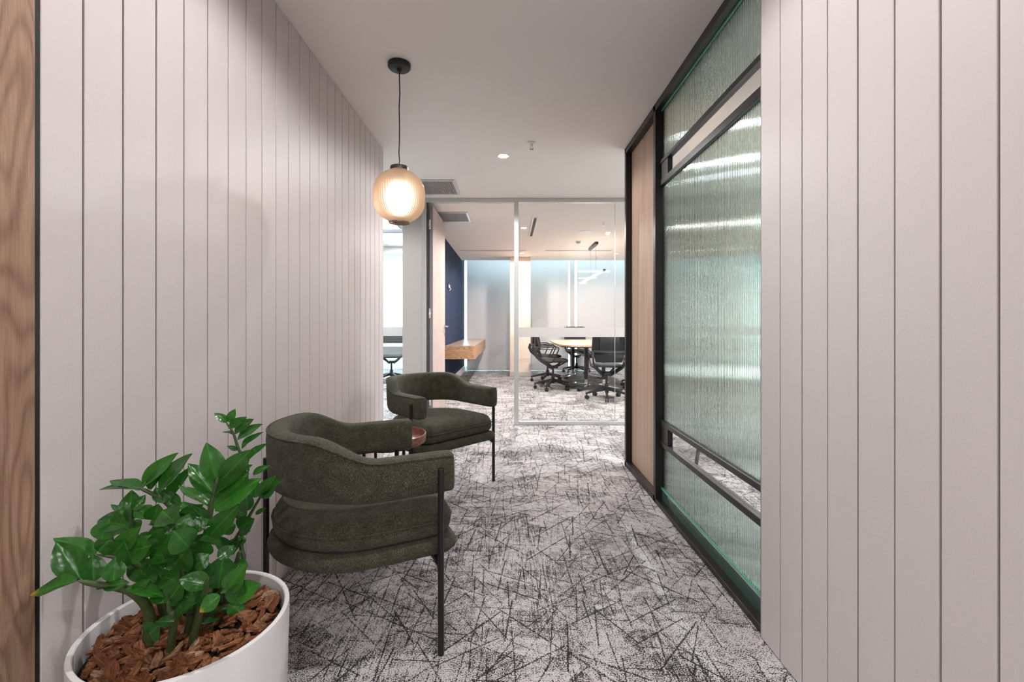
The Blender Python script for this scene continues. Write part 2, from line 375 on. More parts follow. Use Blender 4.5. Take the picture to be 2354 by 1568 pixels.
b = BM(); box(b, XL-0.25, XL+0.0, 3.905, 3.912, 0, HZ); obj('end_panel', b, 'wall', wl)
# walnut slab nearest the camera
b = BM(); box(b, XL-0.0125, XL+0.001, -0.35, 1.040, 0.004, HZ-0.003, bev=0.0015); o = obj('trim_1', b, 'walnut', kind='structure', label='brown walnut slab with swirling grain at the near end of the left wall')
b = BM(); box(b, XL-0.0125, XL-0.001, 1.040, 1.050, 0, HZ); obj('shadow_gap', b, 'blackmat', wl)
sbox('wall_left_rear', 'wall', (XL-0.0125, XL, -0.6, -0.35, 0, HZ))

# right panelled wall
wr = sbox('wall_right', 'groove_shade', (XR+0.0125, XR+0.13, -0.6, 1.766, 0, HZ), 'pinkish white board wall beside the ribbed glass screen')
gy = [1050*XR/u for u in (617+5, 667+5, 726+5, 795+5, 880+5, 984+5, 1118+5)]
edges = [1.768] + gy
pr_ = gy[0]-gy[1]
while edges[-1] > -0.4: edges.append(edges[-1]-0.1225)
std = None
for a, bb in zip(edges[:-1], edges[1:]):
    wd = a-bb-gap
    if 0.119 < a-bb < 0.1265:
        if std is None: std = obj('panel', board_mesh(0.1225-gap, XR, -1), 'wall', wr, smooth=20, loc=(XR, bb+gap/2, 0))
        else: inst(std, wr, (XR, bb+gap/2, 0))
    else: obj('panel', board_mesh(wd+gap/2, XR, -1), 'wall', wr, smooth=20, loc=(XR, bb+gap/2, 0))
sbox('wall_right_rear', 'wall', (XR, XR+0.0125, -0.6, edges[-1], 0, HZ))
b = BM(); box(b, XR+0.0, XR+0.13, 1.764, 1.768, 0, HZ); obj('end_panel', b, 'wall', wr)

# ------------------------------------------------------------------ black framed screen with ribbed glass
w1 = struct('window_1', 'black framed screen of ribbed green glass with an oak infill panel')
def wpart(name, mat, d, bev=0.002, par=w1, label=None):
    b = BM(); box(b, *d, bev=bev); return obj(name, b, mat, par, label=label)
wpart('frame_post', 'black', (XF, 1.06, 3.860, 3.905, 0, HZ))
wpart('frame_post', 'black', (XF, 1.06, 3.081, 3.129, 0.0, HZ-0.001))
wpart('frame_post', 'black', (XF+0.004, 1.06, 1.769, 1.786, 0, HZ))
wpart('top_rail', 'black', (XF, 1.06, 1.769, 3.905, HZ-0.047, HZ))
wpart('bottom_rail', 'black', (XF, 1.06, 3.10, 3.905, 0, 0.044))
wpart('bottom_rail', 'black', (XF, 1.06, 1.769, 3.10, 0, 0.030))
wpart('oak_panel', 'oak', (1.035, 1.058, 3.129, 3.860, 0.044, HZ-0.047), 0.0, label='upright pale oak infill panel')
def ribbed(y0, y1, z0, z1):
    b = BM(); pitch_ = 0.0155; n = int(round((y1-y0)/pitch_)); loops = []
    top = []; sub = 8
    prof = []
    for i in range(n*sub+1):
        y = y0+(y1-y0)*i/(n*sub); a = (i % sub)/sub
        prof.append((XG-0.0015*math.sin(PI*a)**0.8 if 0 < a < 1 else XG, y))
    V0 = [b.verts.new((x, y, z0)) for x, y in prof]; V1 = [b.verts.new((x, y, z1)) for x, y in prof]
    W0 = [b.verts.new((XG+0.006, y, z0)) for x, y in prof]; W1 = [b.verts.new((XG+0.006, y, z1)) for x, y in prof]
    for i in range(len(prof)-1):
        b.faces.new((V0[i], V0[i+1], V1[i+1], V1[i])); b.faces.new((W0[i], W1[i], W1[i+1], W0[i+1]))
        b.faces.new((V0[i], W0[i], W0[i+1], V0[i+1])); b.faces.new((V1[i], V1[i+1], W1[i+1], W1[i]))
    b.faces.new((V0[0], V1[0], W1[0], W0[0])); b.faces.new((V0[-1], W0[-1], W1[-1], V1[-1]))
    return b
GY0, GY1 = 1.786, 3.081
for z0, z1, lb in ((2.310, HZ-0.047, 'upper pane of ribbed glass'), (0.565, 2.136, 'tall middle pane of ribbed glass'), (0.105, 0.392, 'lower pane of ribbed glass')):
    obj('ribbed_pane', ribbed(GY0, GY1, z0, z1), 'ribbed', w1, smooth=60, label=lb)
for z0, z1 in ((2.284, 2.310), (2.136, 2.178), (0.533, 0.565), (0.392, 0.426)):
    wpart('glazing_bar', 'black', (1.014, 1.05, GY0, GY1, z0, z1))
for z0, z1 in ((2.178, 2.284), (0.426, 0.533)):
    wpart('clear_pane', 'glass', (1.034, 1.036, GY0, 2.945, z0, z1), 0)
    wpart('stile_block', 'black', (1.018, 1.05, 2.935, GY1, z0, z1))
wpart('kick_strip', plain('dark_green_back_painted_glass', (0.045, 0.095, 0.078), 0.12), (1.026, 1.05, GY0, GY1, 0.030, 0.098), 0.0, label='dark green glass kick strip at the floor')
wpart('bead', 'alu', (1.022, 1.034, GY0, GY1, 0.097, 0.102), 0)
wpart('glass_edge', 'tealedge', (1.024, 1.031, GY0, GY1, 0.102, 0.110), 0, label='teal glass edge')
wpart('glass_edge', 'tealedge', (1.024, 1.031, GY0, GY1, HZ-0.056, HZ-0.048), 0, label='teal glass edge')

# ------------------------------------------------------------------ glazed partition and open door
w2 = struct('window_2', 'glazed office partition with silver frame and frosted band')
P0, P1 = YP-0.03, YP+0.03
def p2(name, mat, x0, x1, z0, z1, y0=P0, y1=P1, bev=0.002): return wpart(name, mat, (x0, x1, y0, y1, z0, z1), bev, w2)
PXR = 6.4
p2('head_rail', 'alu', -1.046, PXR, 2.652, HZ)
p2('post', 'alu', 0.056, 0.110, 0, 2.652, P0-0.004)
p2('post', 'alu', -1.046, -0.988, 0, 2.652, P0-0.004)
p2('sill_rail', 'alu', 0.110, PXR, 0, 0.040)
xs = [0.110, 1.262, 2.414, 3.566, 4.718, PXR]
for a, bb in zip(xs[:-1], xs[1:]):
    p2('glass_pane', 'glass', a+0.002, bb-0.002, 0.040, 2.652, YP-0.001, YP+0.001, 0)
    p2('frosted_band', 'frost', a+0.002, bb-0.002, 1.046, 1.160, YP-0.0025, YP-0.0018, 0)
for a in xs[1:-1]: p2('joint_strip', 'alu', a-0.003, a+0.003, 0.040, 2.652, YP-0.004, YP+0.004, 0)
sbox('wall_nib', 'greywall', (-1.272, -1.046, P0, P1, 0, HZ), 'warm grey wall strip beside the open door')
w3 = struct('window_3', 'glazing of the bright office left of the door')
def p3(name, mat, x0, x1, z0, z1, y0=P0, y1=P1, bev=0.002): return wpart(name, mat, (x0, x1, y0, y1, z0, z1), bev, w3)
p3('head_rail', 'alu', -6.0, -1.272, 2.652, HZ); p3('sill_rail', 'alu', -6.0, -1.272, 0, 0.05)
xs3 = [-6.0, -4.9, -3.7, -2.5, -1.272]
for a, bb in zip(xs3[:-1], xs3[1:]):
    p3('glass_pane', 'glass', a+0.002, bb-0.002, 0.05, 2.652, YP-0.001, YP+0.001, 0)
    p3('frosted_band', 'frost', a+0.002, bb-0.002, 1.06, 1.160, YP-0.0025, YP-0.0018, 0)

d1 = struct('door_1', 'pale veneer office door standing open into the meeting room')
DX = -0.922
b = BM(); box(b, DX-0.042, DX, 5.508, 6.535, 0.008, 2.632, bev=0.0015); obj('door_leaf', b, 'doorveneer', d1)
b = BM(); box(b, -0.988, -0.972, P0+0.01, P1+0.02, 0, 2.652); obj('door_jamb', b, plain('dark_seal', (0.09, 0.085, 0.085), 0.6), d1)
b = BM(); box(b, DX-0.041, DX-0.001, 5.5035, 5.5085, 0.01, 2.63); obj('door_edge', b, plain('grey_door_edge', (0.33, 0.305, 0.295), 0.5), d1)
for z in (2.40, 1.33, 0.28):
    b = BM(); box(b, -0.975, -0.945, 5.490, 5.503, z-0.06, z+0.06, bev=0.002)
    for k in (-0.035, 0.035): tube(b, [(-0.956, 5.490, z+k-0.02), (-0.956, 5.490, z+k+0.02)], 0.008, 8)
    obj('hinge', b, 'chrome', d1)
b = BM(); box(b, DX, DX+0.008, 6.44, 6.49, 1.12, 1.19, bev=0.002); tube(b, [(DX, 6.465, 1.165), (DX+0.05, 6.465, 1.165), (DX+0.055, 6.45, 1.165), (DX+0.055, 6.35, 1.162)], 0.010, 8)
obj('door_handle', b, 'chrome', d1)
b = BM(); box(b, DX, DX+0.006, 6.445, 6.485, 1.03, 1.08, bev=0.002); obj('lock_plate', b, 'chrome', d1)

# ------------------------------------------------------------------ meeting room shell
sbox('wall_meeting_left', 'blue', (-1.27, -1.13, P1, 11.52, 0, 2.98), 'navy fabric wall of the meeting room')
b = BM(); box(b, -1.13, -1.115, P1, 11.52, 0, 0.15, bev=0.003); obj('baseboard_left', b, 'white', kind='structure')
sbox('wall_meeting_right', 'white', (4.7, 4.8, P1, 11.9, 0, 2.98))
b = BM(); box(b, 0.012, 0.478, 10.27, 10.75, 0.11, HZ, bev=0.004); col_ = obj('column', b, 'cream', kind='structure', label='square cream column in front of the blinds')
b = BM(); box(b, 0.006, 0.484, 10.264, 10.756, 0.0, 0.11, bev=0.003); obj('plinth', b, 'greywall', col_)
# facade
fa = struct('window_4', 'window wall behind the blinds')
def pf(name, mat, d, bev=0.0): return wpart(name, mat, d, bev, fa)
pf('sill', 'white', (-6.0, 6.4, YW+0.10, YW+0.30, 0, 0.10)); pf('head', 'white', (-6.0, 6.4, YW+0.10, YW+0.30, 2.80, 2.98))
for x in (-4.9, -3.7, -2.35, -1.2, 0.30, 1.596, 3.1, 4.75):
    hw = 0.060 if x == 1.596 else 0.03
    pf('mullion', 'greywall' if hw > 0.05 else 'white', (x-hw, x+hw, (YW-0.035 if hw > 0.05 else YW+0.02), YW+0.28, 0, 2.98))
mx = [-6.0, -4.9, -3.7, -2.35, -1.2, 0.30, 1.596, 3.1, 4.75, 6.4]
for a, bb in zip(mx[:-1], mx[1:]): pf('glass_pane', 'glass', (a, bb, YW+0.2, YW+0.204, 0.10, 2.80))
def blind(x0, x1, label, mat='blind', z0=0.035, y=YW-0.05):
    t_ = thing('roller_blind', label, 'blind', ((x0+x1)/2, y, 0)); h = (x1-x0)/2
    b = BM(); box(b, -h, h, -0.001, 0.001, z0, 2.93); obj('fabric', b, mat, t_)
    b = BM(); tube(b, [(-h, 0.02, 2.945), (h, 0.02, 2.945)], 0.03, 12); obj('roller', b, 'whiteplast', t_)
    b = BM(); box(b, -h, h, -0.006, 0.006, z0-0.022, z0, bev=0.002); obj('hem_bar', b, 'alu', t_)
    return t_
blind(-1.075, 0.265, 'blue-grey roller blind between the navy wall and the cream column')
blind(0.285, 1.490, 'pale roller blind right of the cream column')
blind(1.705, 3.08, 'pale roller blind behind the glowing stick lamp')
blind(3.12, 4.68, 'pale roller blind at the right end of the meeting room')
for i, (x0, x1) in enumerate(((-2.30, -1.32), (-3.62, -2.42), (-4.85, -3.75))):
    blind(x0, x1, ['bright sheer blind of the left office nearest the navy wall', 'bright sheer blind in the middle of the left office window', 'bright sheer blind at the far left of the left office'][i], 'sheer', 0.05)
sbox('ceiling_bulkhead', 'white', (-6.0, -1.27, 8.9, 9.05, 2.56, HZ), 'white bulkhead under the left office ceiling')

# ------------------------------------------------------------------ ceiling fixtures
def downlight(x, y, label, watts, ang=166, col=NEUT, z=HZ, group='recessed downlights'):
    t_ = thing('downlight', label, 'downlight', (x, y, z), 0, group)
    b = BM(); lathe(b, [(0.036, -0.001), (0.047, -0.006), (0.050, -0.004), (0.050, 0.0), (0.036, 0.0)], 24, closed_prof=True); obj('trim_ring', b, 'whiteplast', t_)
    b = BM(); lathe(b, [(0.001, -0.002), (0.036, -0.002), (0.036, -0.0005), (0.001, -0.0005)], 20); obj('lens', b, 'lens', t_)
    spot(t_, watts, ang, col)
    return t_
downlight(-0.054, 4.05, 'bright round downlight in the corridor ceiling', 52)
downlight(-0.05, 1.35, 'round downlight above the camera end of the corridor', 56)
downlight(-0.05, -0.9, 'round downlight behind the camera', 60)
downlight(-2.6, 4.7, 'round downlight in the side passage on the left', 130)
downlight(0.224, 7.14, 'bright downlight beside the slot diffuser in the meeting room', 235, 165, WARM)
downlight(0.262, 9.74, 'bright downlight in front of the cream column', 125, 165, WARM)
downlight(2.29, 9.80, 'bright downlight at the far right of the meeting room', 100, 165, WARM)
downlight(2.29, 7.10, 'downlight at the near right of the meeting room', 235, 165, WARM)
downlight(1.62, 3.42, 'downlight seen through the upper clear strip of the ribbed screen', 80, 166)

downlight(-2.3, 7.2, 'added downlight brightening the left office near the glass', 380, 165, COOL)  # both left office downlights are added to brighten that room
downlight(-2.3, 9.6, 'added downlight brightening the left office by the window', 380, 165, COOL)
downlight(2.60, 3.80, 'downlight in the open office behind the ribbed screen', 125, 166, COOL)
downlight(2.50, 4.33, 'downlight in the open office near the glazed partition', 125, 166, COOL)
downlight(3.90, 1.6, 'added unseen downlight in the open office away from the ribbed screen', 125, 166, COOL)  # unseen lamp, added to light the open office
def fill_panel(x, y, label, group, rz=0.0):  # glowing panels added as fill, not known fixtures
    t_ = thing('fill_panel_light', label, 'fill light', (x, y, HZ), rz, group)
    b = BM()
    for d in ((-.6, .6, -.3, -.28), (-.6, .6, .28, .3), (-.6, -.58, -.28, .28), (.58, .6, -.28, .28)): box(b, *d, -0.012, 0, bev=0.002)
    obj('frame', b, 'alu', t_)
    b = BM(); box(b, -.58, .58, -.28, .28, -0.006, -0.001); obj('diffuser', b, 'panelled', t_)
fill_panel(-2.0, 6.6, 'added flat fill panel on the left office ceiling nearest the glass', 'added left office fill panels', PI/2)  # this pair is added to whiten the left office ceiling
fill_panel(-2.0, 8.1, 'added flat fill panel on the left office ceiling above the white desk', 'added left office fill panels', PI/2)
for i, (x, y) in enumerate([(x, y) for y in (-2.2, -4.2, -6.2) for x in (-2.4, -0.05, 2.3)]):  # unseen panels behind the camera, invented for soft frontal light
    fill_panel(x, y, ['left', 'middle', 'right'][i % 3]+' flat added fill panel in the '+['first', 'second', 'third'][i//3]+' row of the lobby behind the camera', 'added lobby fill panels')

def sprinkler(x, y, label):
    t_ = thing('sprinkler', label, 'sprinkler', (x, y, HZ), 0, 'ceiling sprinklers')
    b = BM(); lathe(b, [(0.032, 0), (0.032, -0.006), (0.012, -0.010), (0.010, -0.03), (0.001, -0.03)], 16); obj('escutcheon', b, 'whiteplast', t_)
    b = BM()
    for s in (-1, 1): tube(b, [(s*0.008, 0, -0.028), (s*0.013, 0, -0.040), (s*0.006, 0, -0.052)], 0.003, 6)
    obj('yoke', b, 'chrome', t_)
    b = BM(); lathe(b, [(0.001, -0.052), (0.018, -0.052), (0.018, -0.055), (0.001, -0.055)], 12); obj('deflector', b, 'chrome', t_)
sprinkler(0.183, 3.76, 'small sprinkler head in the corridor ceiling')
sprinkler(1.386, 6.74, 'sprinkler head in the meeting room ceiling near the glass joint')
sprinkler(-0.62, 10.4, 'sprinkler head in front of the blue-grey blind')
sprinkler(2.00, 10.4, 'sprinkler head above the glowing stick lamp')

def vent(x0, x1, y0, y1, label):
    t_ = thing('ceiling_vent', label, 'vent', ((x0+x1)/2, (y0+y1)/2, HZ), 0, 'ceiling air vents'); hx, hy = (x1-x0)/2, (y1-y0)/2
    b = BM(); fw = 0.03
    for d in ((-hx, hx, -hy, -hy+fw), (-hx, hx, hy-fw, hy), (-hx, -hx+fw, -hy+fw, hy-fw), (hx-fw, hx, -hy+fw, hy-fw)): box(b, *d, -0.012, 0, bev=0.003)
    obj('frame', b, 'alu', t_)
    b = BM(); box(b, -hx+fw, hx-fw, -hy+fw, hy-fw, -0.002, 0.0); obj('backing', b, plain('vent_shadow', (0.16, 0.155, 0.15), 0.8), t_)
    b = BM(); n = 26
    for i in range(n): x = -hx+fw+(2*hx-2*fw)*(i+.5)/n; box(b, x-0.0035, x+0.0035, -hy+fw, hy-fw, -0.010, -0.002)
    n = 22
    for i in range(n): y = -hy+fw+(2*hy-2*fw)*(i+.5)/n; box(b, -hx+fw, hx-fw, y-0.0035, y+0.0035, -0.0095, -0.002)
    obj('grille', b, plain('grey_grille', (0.36, 0.35, 0.345), 0.5), t_, kind='stuff')
vent(-1.17, -0.572, 4.73, 5.26, 'grey egg-crate air vent in the corridor ceiling behind the pendant')
vent(-1.12, -0.560, 6.11, 6.68, 'grey egg-crate air vent in the meeting room above the open door')
def slot(x0, x1, y0, y1, label):
    t_ = thing('slot_diffuser', label, 'vent', ((x0+x1)/2, (y0+y1)/2, HZ), 0, 'slot diffusers'); hx, hy = (x1-x0)/2, (y1-y0)/2
    b = BM(); f_ = 0.022
    for d in ((-hx, hx, -hy, -hy+f_), (-hx, hx, hy-f_, hy), (-hx, -hx+f_, -hy+f_, hy-f_), (hx-f_, hx, -hy+f_, hy-f_)): box(b, *d, -0.008, 0, bev=0.002)
    obj('frame', b, 'whiteplast', t_)
    b = BM(); box(b, -hx+f_, hx-f_, -hy+f_, hy-f_, -0.003, 0); obj('slot', b, plain('dark_slot', (0.05, 0.05, 0.055), 0.6), t_)
slot(0.325, 0.410, 6.41, 7.83, 'white slot diffuser running away beside a downlight')
slot(-1.04, 0.36, 9.34, 9.43, 'long white slot diffuser left of the cream column')
slot(0.73, 2.12, 9.34, 9.43, 'long white slot diffuser right of the cream column')
t_ = thing('smoke_detector', 'round white speaker plate in the meeting room ceiling', 'detector', (1.24, 7.42, HZ))
b = BM(); lathe(b, [(0.11, 0), (0.11, -0.006), (0.09, -0.012), (0.001, -0.012)], 28); obj('cover', b, 'whiteplast', t_)
t_ = thing('smoke_detector', 'small white smoke detector with a ridged base', 'detector', (1.26, 8.33, HZ))
b = BM(); lathe(b, [(0.055, 0), (0.055, -0.012), (0.05, -0.014), (0.001, -0.014)], 20); obj('base', b, 'whiteplast', t_)
b = BM(); lathe(b, [(0.035, -0.014), (0.035, -0.02), (0.04, -0.022), (0.04, -0.032), (0.025, -0.042), (0.001, -0.042)], 20); obj('chamber', b, 'greywall', t_)

# linear stick pendant of the meeting room
lp = thing('linear_pendant', 'glowing stick pendant lamp hung over the meeting table', 'lamp', (1.60, 8.97, 2.10))
b = BM(); tube(b, [(0, -1.22, 0), (0, 1.25, 0)], 0.022, 12); obj('light_tube', b, 'ledwarm', lp)
for y in (-1.25, 1.28):
    b = BM(); tube(b, [(0, y-0.03, 0), (0, y+0.03, 0)], 0.025, 12); obj('end_cap', b, 'black', lp)
b = BM(); box(b, -0.03, 0.03, -0.62, 0.12, 0.55, 0.60, bev=0.012, seg=2); obj('ceiling_canopy', b, 'black', lp)
for y in (-0.50, 0.05):
    b = BM(); tube(b, [(0, y, 0.02), (0, y, 0.555)], 0.0015, 5); obj('suspension_wire', b, 'black', lp)

# ------------------------------------------------------------------ ribbed globe pendant
pl = thing('pendant_lamp', 'smoky ribbed glass globe pendant hanging on a black cord', 'lamp', (-0.630, 2.614, HZ))
b = BM(); lathe(b, [(0.001, 0), (0.064, 0), (0.064, -0.020), (0.058, -0.028), (0.014, -0.032), (0.012, -0.045), (0.001, -0.046)], 32); obj('ceiling_canopy', b, 'blackmat', pl)
b = BM()
cp = [(0.0, 0, -0.04), (0.001, 0, -0.10), (0.003, 0, -0.17), (-0.001, 0, -0.25), (0.001, 0, -0.34), (0.001, 0, -0.44), (-0.002, 0, -0.51), (0.002, 0, -0.555), (0, 0, -0.592)]
tube(b, cp, 0.0034, 8); obj('cord', b, 'blackmat', pl)
b = BM(); lathe(b, [(0.001, -0.588), (0.049, -0.588), (0.051, -0.592), (0.051, -0.610), (0.040, -0.614), (0.001, -0.614)], 32); obj('top_cap', b, plain('brown_black_cap', (0.045, 0.036, 0.030), 0.45), pl)
nr = 64; ns = nr*4; prof = []
for i in range(29):
    a = i/28; z = -0.610-0.297*a
    # squat globe: half width at height
    s = 2*a-1; r = 0.1435*max(0, 1-abs(s)**2.75)**0.5
    r = max(r, 0.051+0.0*a); prof.append((r, z))
prof[-1] = (0.056, prof[-1][1]); prof[-2] = (max(prof[-2][0], 0.066), prof[-2][1])
b = BM(); loops = []
for r, z in prof:
    L = []
    for k in range(ns):
        d = 0.0022*abs(math.sin(PI*k/4)) if 0.055 < r else 0.0
        rr = r+d; L.append(Vector((rr*math.cos(2*PI*k/ns), rr*math.sin(2*PI*k/ns), z)))
    loops.append(L)
rings(b, loops, cap=False); obj('glass_shade', b, 'smoke', pl, smooth=50)
b = BM(); lathe(b, [(0.056, -0.905), (0.060, -0.907), (0.060, -0.912), (0.054, -0.912), (0.052, -0.907)], 32, closed_prof=True); obj('bottom_ring', b, plain('bronze_ring', (0.16, 0.12, 0.085), 0.35, 0.6), pl)
b = BM(); bmesh.ops.create_uvsphere(b, u_segments=24, v_segments=16, radius=0.052)
bmesh.ops.scale(b, verts=b.verts, vec=(1, 1, 1.3)); bmesh.ops.translate(b, verts=b.verts, vec=(0, 0, -0.765)); obj('bulb', b, 'bulb', pl)
b = BM(); tube(b, [(0, 0, -0.612), (0, 0, -0.715)], 0.018, 12); obj('bulb_socket', b, 'whiteplast', pl)

# ------------------------------------------------------------------ armchairs
def arc_path(hw, xf, xb_c, n=28, ext=8):
    """U path: from (xf,-hw) back to xb_c, half circle, back to (xf,hw)"""
    pts = [(xf+(xb_c-xf)*i/ext, -hw) for i in range(ext)]
    pts += [(xb_c-hw*math.sin(PI*i/n), -hw*math.cos(PI*i/n)) for i in range(n+1)]
    pts += [(xb_c+(xf-xb_c)*i/ext, hw) for i in range(1, ext+1)]
    return pts
def sstep(a, b_, x):
    t_ = min(1, max(0, (x-a)/(b_-a))); return t_*t_*(3-2*t_)
def outline(hw, xf, xc, rc, ins, n=18):
    """D shaped seat plan: half circle at the back (centre xc, radius hw), front corners of radius rc; inset by ins"""
    h = hw-ins; f = xf-ins; r = max(rc-ins, 0.01); P = []
    for i in range(n+1): a = PI*i/n; P.append((xc-h*math.sin(a)*1.0, h*math.cos(a)))            # +y side round to -y side
    for i in range(7): a = PI/2*i/6; P.append((f-r+r*math.sin(a), -h+r-r*math.cos(a)))
    for i in range(7): a = PI/2*i/6; P.append((f-r+r*math.cos(a), h-r+r*math.sin(a)))
    return P
def pad(rings_, hw, xf, xc, rc):
    b = BM(); loops = [[Vector((x, y, z)) for x, y in outline(hw, xf, xc, rc, ins)] for ins, z in rings_]
    rings(b, loops); return b
def make_armchair(label):
    t_ = thing('armchair', label, 'armchair', (0, 0, 0), 0, 'olive green lounge armchairs')
    # wrap-around back and arms
    hw = 0.322; path = arc_path(hw, 0.015, -0.252); b = BM(); loops = []
    N = len(path); th = 0.042
    sec = []
    for k in range(20):
        a = 2*PI*k/20; ca, sa = math.cos(a), math.sin(a)
        e = 0.45
        sec.append((math.copysign(abs(ca)**e, ca), math.copysign(abs(sa)**e, sa)))
    lst = [(0, 0.70, -0.004), (0, 0.90, 0.0)] + [(i, 1.0, None) for i in range(N)]
    ringdefs = [(0, 0.80, 0.006), (0, 0.95, 0.002)] + [(i, 1.0, 0) for i in range(1, N-1)] + [(N-1, 0.95, 0.002), (N-1, 0.80, 0.006)]
    for i, sc_, ex in ringdefs:
        x, y = path[i]; j0, j1 = max(i-1, 0), min(i+1, N-1)
        tx, ty = path[j1][0]-path[j0][0], path[j1][1]-path[j0][1]; l = math.hypot(tx, ty); tx /= l; ty /= l
        nx, ny = -ty, tx                         # outward
        s = sstep(-0.25, -0.47, x) if True else 0
        zt = 0.730+0.086*s; zb = 0.583+0.010*s
        px_, py_ = x, y
        if ex: px_, py_ = x+ (ex*1.5 if True else 0), y
        zc = (zt+zb)/2; hh = (zt-zb)/2
        L = []
        for u, v in sec:
            lean = 0.004*s*v
            L.append(Vector((px_+nx*(u*th*sc_+lean), py_+ny*(u*th*sc_+lean), zc+v*hh*(1-(1-sc_)*0.5))))
        loops.append(L)
    rings(b, loops); bk = obj('backrest', b, 'boucle', t_, smooth=60)
    # piping seam along the outer top edge
    b = BM(); pts = []
    for i in range(N):
        x, y = path[i]; j0, j1 = max(i-1, 0), min(i+1, N-1)
        tx, ty = path[j1][0]-path[j0][0], path[j1][1]-path[j0][1]; l = math.hypot(tx, ty); nx, ny = -ty/l, tx/l
        s = sstep(-0.25, -0.47, x); zt = 0.730+0.086*s
        pts.append((x+nx*(th-0.006+0.003*s), y+ny*(th-0.006+0.010*s), zt-0.0085))
    tube(b, pts, 0.0045, 6); obj('piping', b, 'boucle', bk, smooth=60)
    cus = obj('seat_cushion', pad([(0.05, 0.408), (0.02, 0.412), (0.004, 0.430), (0.0, 0.452), (0.004, 0.466), (0.006, 0.470), (0.004, 0.474), (0.008, 0.490), (0.022, 0.512), (0.052, 0.530), (0.10, 0.540), (0.18, 0.546), (0.26, 0.548)], 0.335, 0.045, -0.262, 0.10), 'boucle', t_, smooth=60)
    b = BM(); tube(b, [(x, y, 0.471) for x, y in outline(0.335, 0.045, -0.262, 0.10, 0.002)]+[(outline(0.335, 0.045, -0.262, 0.10, 0.002)[0])+(0.471,)], 0.005, 6); obj('piping', b, 'boucle', cus, smooth=60)
    obj('seat_base', pad([(0.06, 0.342), (0.02, 0.346), (0.004, 0.360), (0.0, 0.374), (0.006, 0.392), (0.03, 0.402), (0.07, 0.405)], 0.345, 0.055, -0.268, 0.07), 'boucle', t_, smooth=60)
    # steel frame under the seat, legs and gussets
    b = BM(); rbar(b, [(-0.035, -0.352, 0.333), (-0.035, 0.352, 0.333)], 0.025, 0.016); rbar(b, [(-0.035, 0, 0.336), (-0.60, 0, 0.336)], 0.020, 0.016)
    obj('under_frame', b, 'black', t_)
    for (x, y, nx, ny) in ((-0.035, -0.374, 0, 1), (-0.035, 0.374, 0, -1), (-0.655, 0, 1, 0)):
        top = 0.684
        if nx: x, y = -0.618, 0.06
        b = BM(); tube(b, [(x, y, 0), (x, y, top-0.003), (x, y, top)], [0.0115, 0.0115, 0.009], 10)
        lg = obj('leg', b, 'black', t_)
        if nx: continue
        b = BM(); d = Vector((nx, ny, 0)); s_ = Vector((-ny, nx, 0))*0.006; base = Vector((x, y, 0))
        tri = [base+Vector((0, 0, 0.345)), base+d*0.05+Vector((0, 0, 0.345)), base+d*0.05+Vector((0, 0, 0.325)), base+Vector((0, 0, 0.285))]
        rings(b, [[p+s_ for p in tri], [p-s_ for p in tri]]); obj('gusset', b, 'black', lg)
    return t_
A1 = make_armchair('near olive green armchair with three black legs, back to the plant pot')
A1.location = (-0.384, 2.030, 0); A1.rotation_euler.z = math.radians(26)
A2 = dup(A1, (-0.360, 3.23, 0), math.radians(-44.5), 'far olive green armchair with three black legs, facing the round tray table')

# ------------------------------------------------------------------ side table between the armchairs
st = thing('side_table', 'round reddish wood tray table between the two green armchairs', 'table', (-0.690, 2.62, 0))
b = BM(); lathe(b, [(0.001, 0.533), (0.200, 0.533), (0.207, 0.538), (0.210, 0.578), (0.208, 0.583), (0.203, 0.583), (0.198, 0.548), (0.190, 0.545), (0.001, 0.545)], 48); obj('tray_top', b, 'redwood', st)
for k in range(4):
    a = PI/4+PI/2*k; b = BM(); tube(b, [(0.155*math.cos(a), 0.155*math.sin(a), 0), (0.155*math.cos(a), 0.155*math.sin(a), 0.533)], 0.009, 8); obj('leg', b, 'black', st)
b = BM(); tube(b, [(0.155*math.cos(PI/4+PI*k/12), 0.155*math.sin(PI/4+PI*k/12), 0.521) for k in range(25)], 0.006, 6); obj('ring', b, 'black', st)

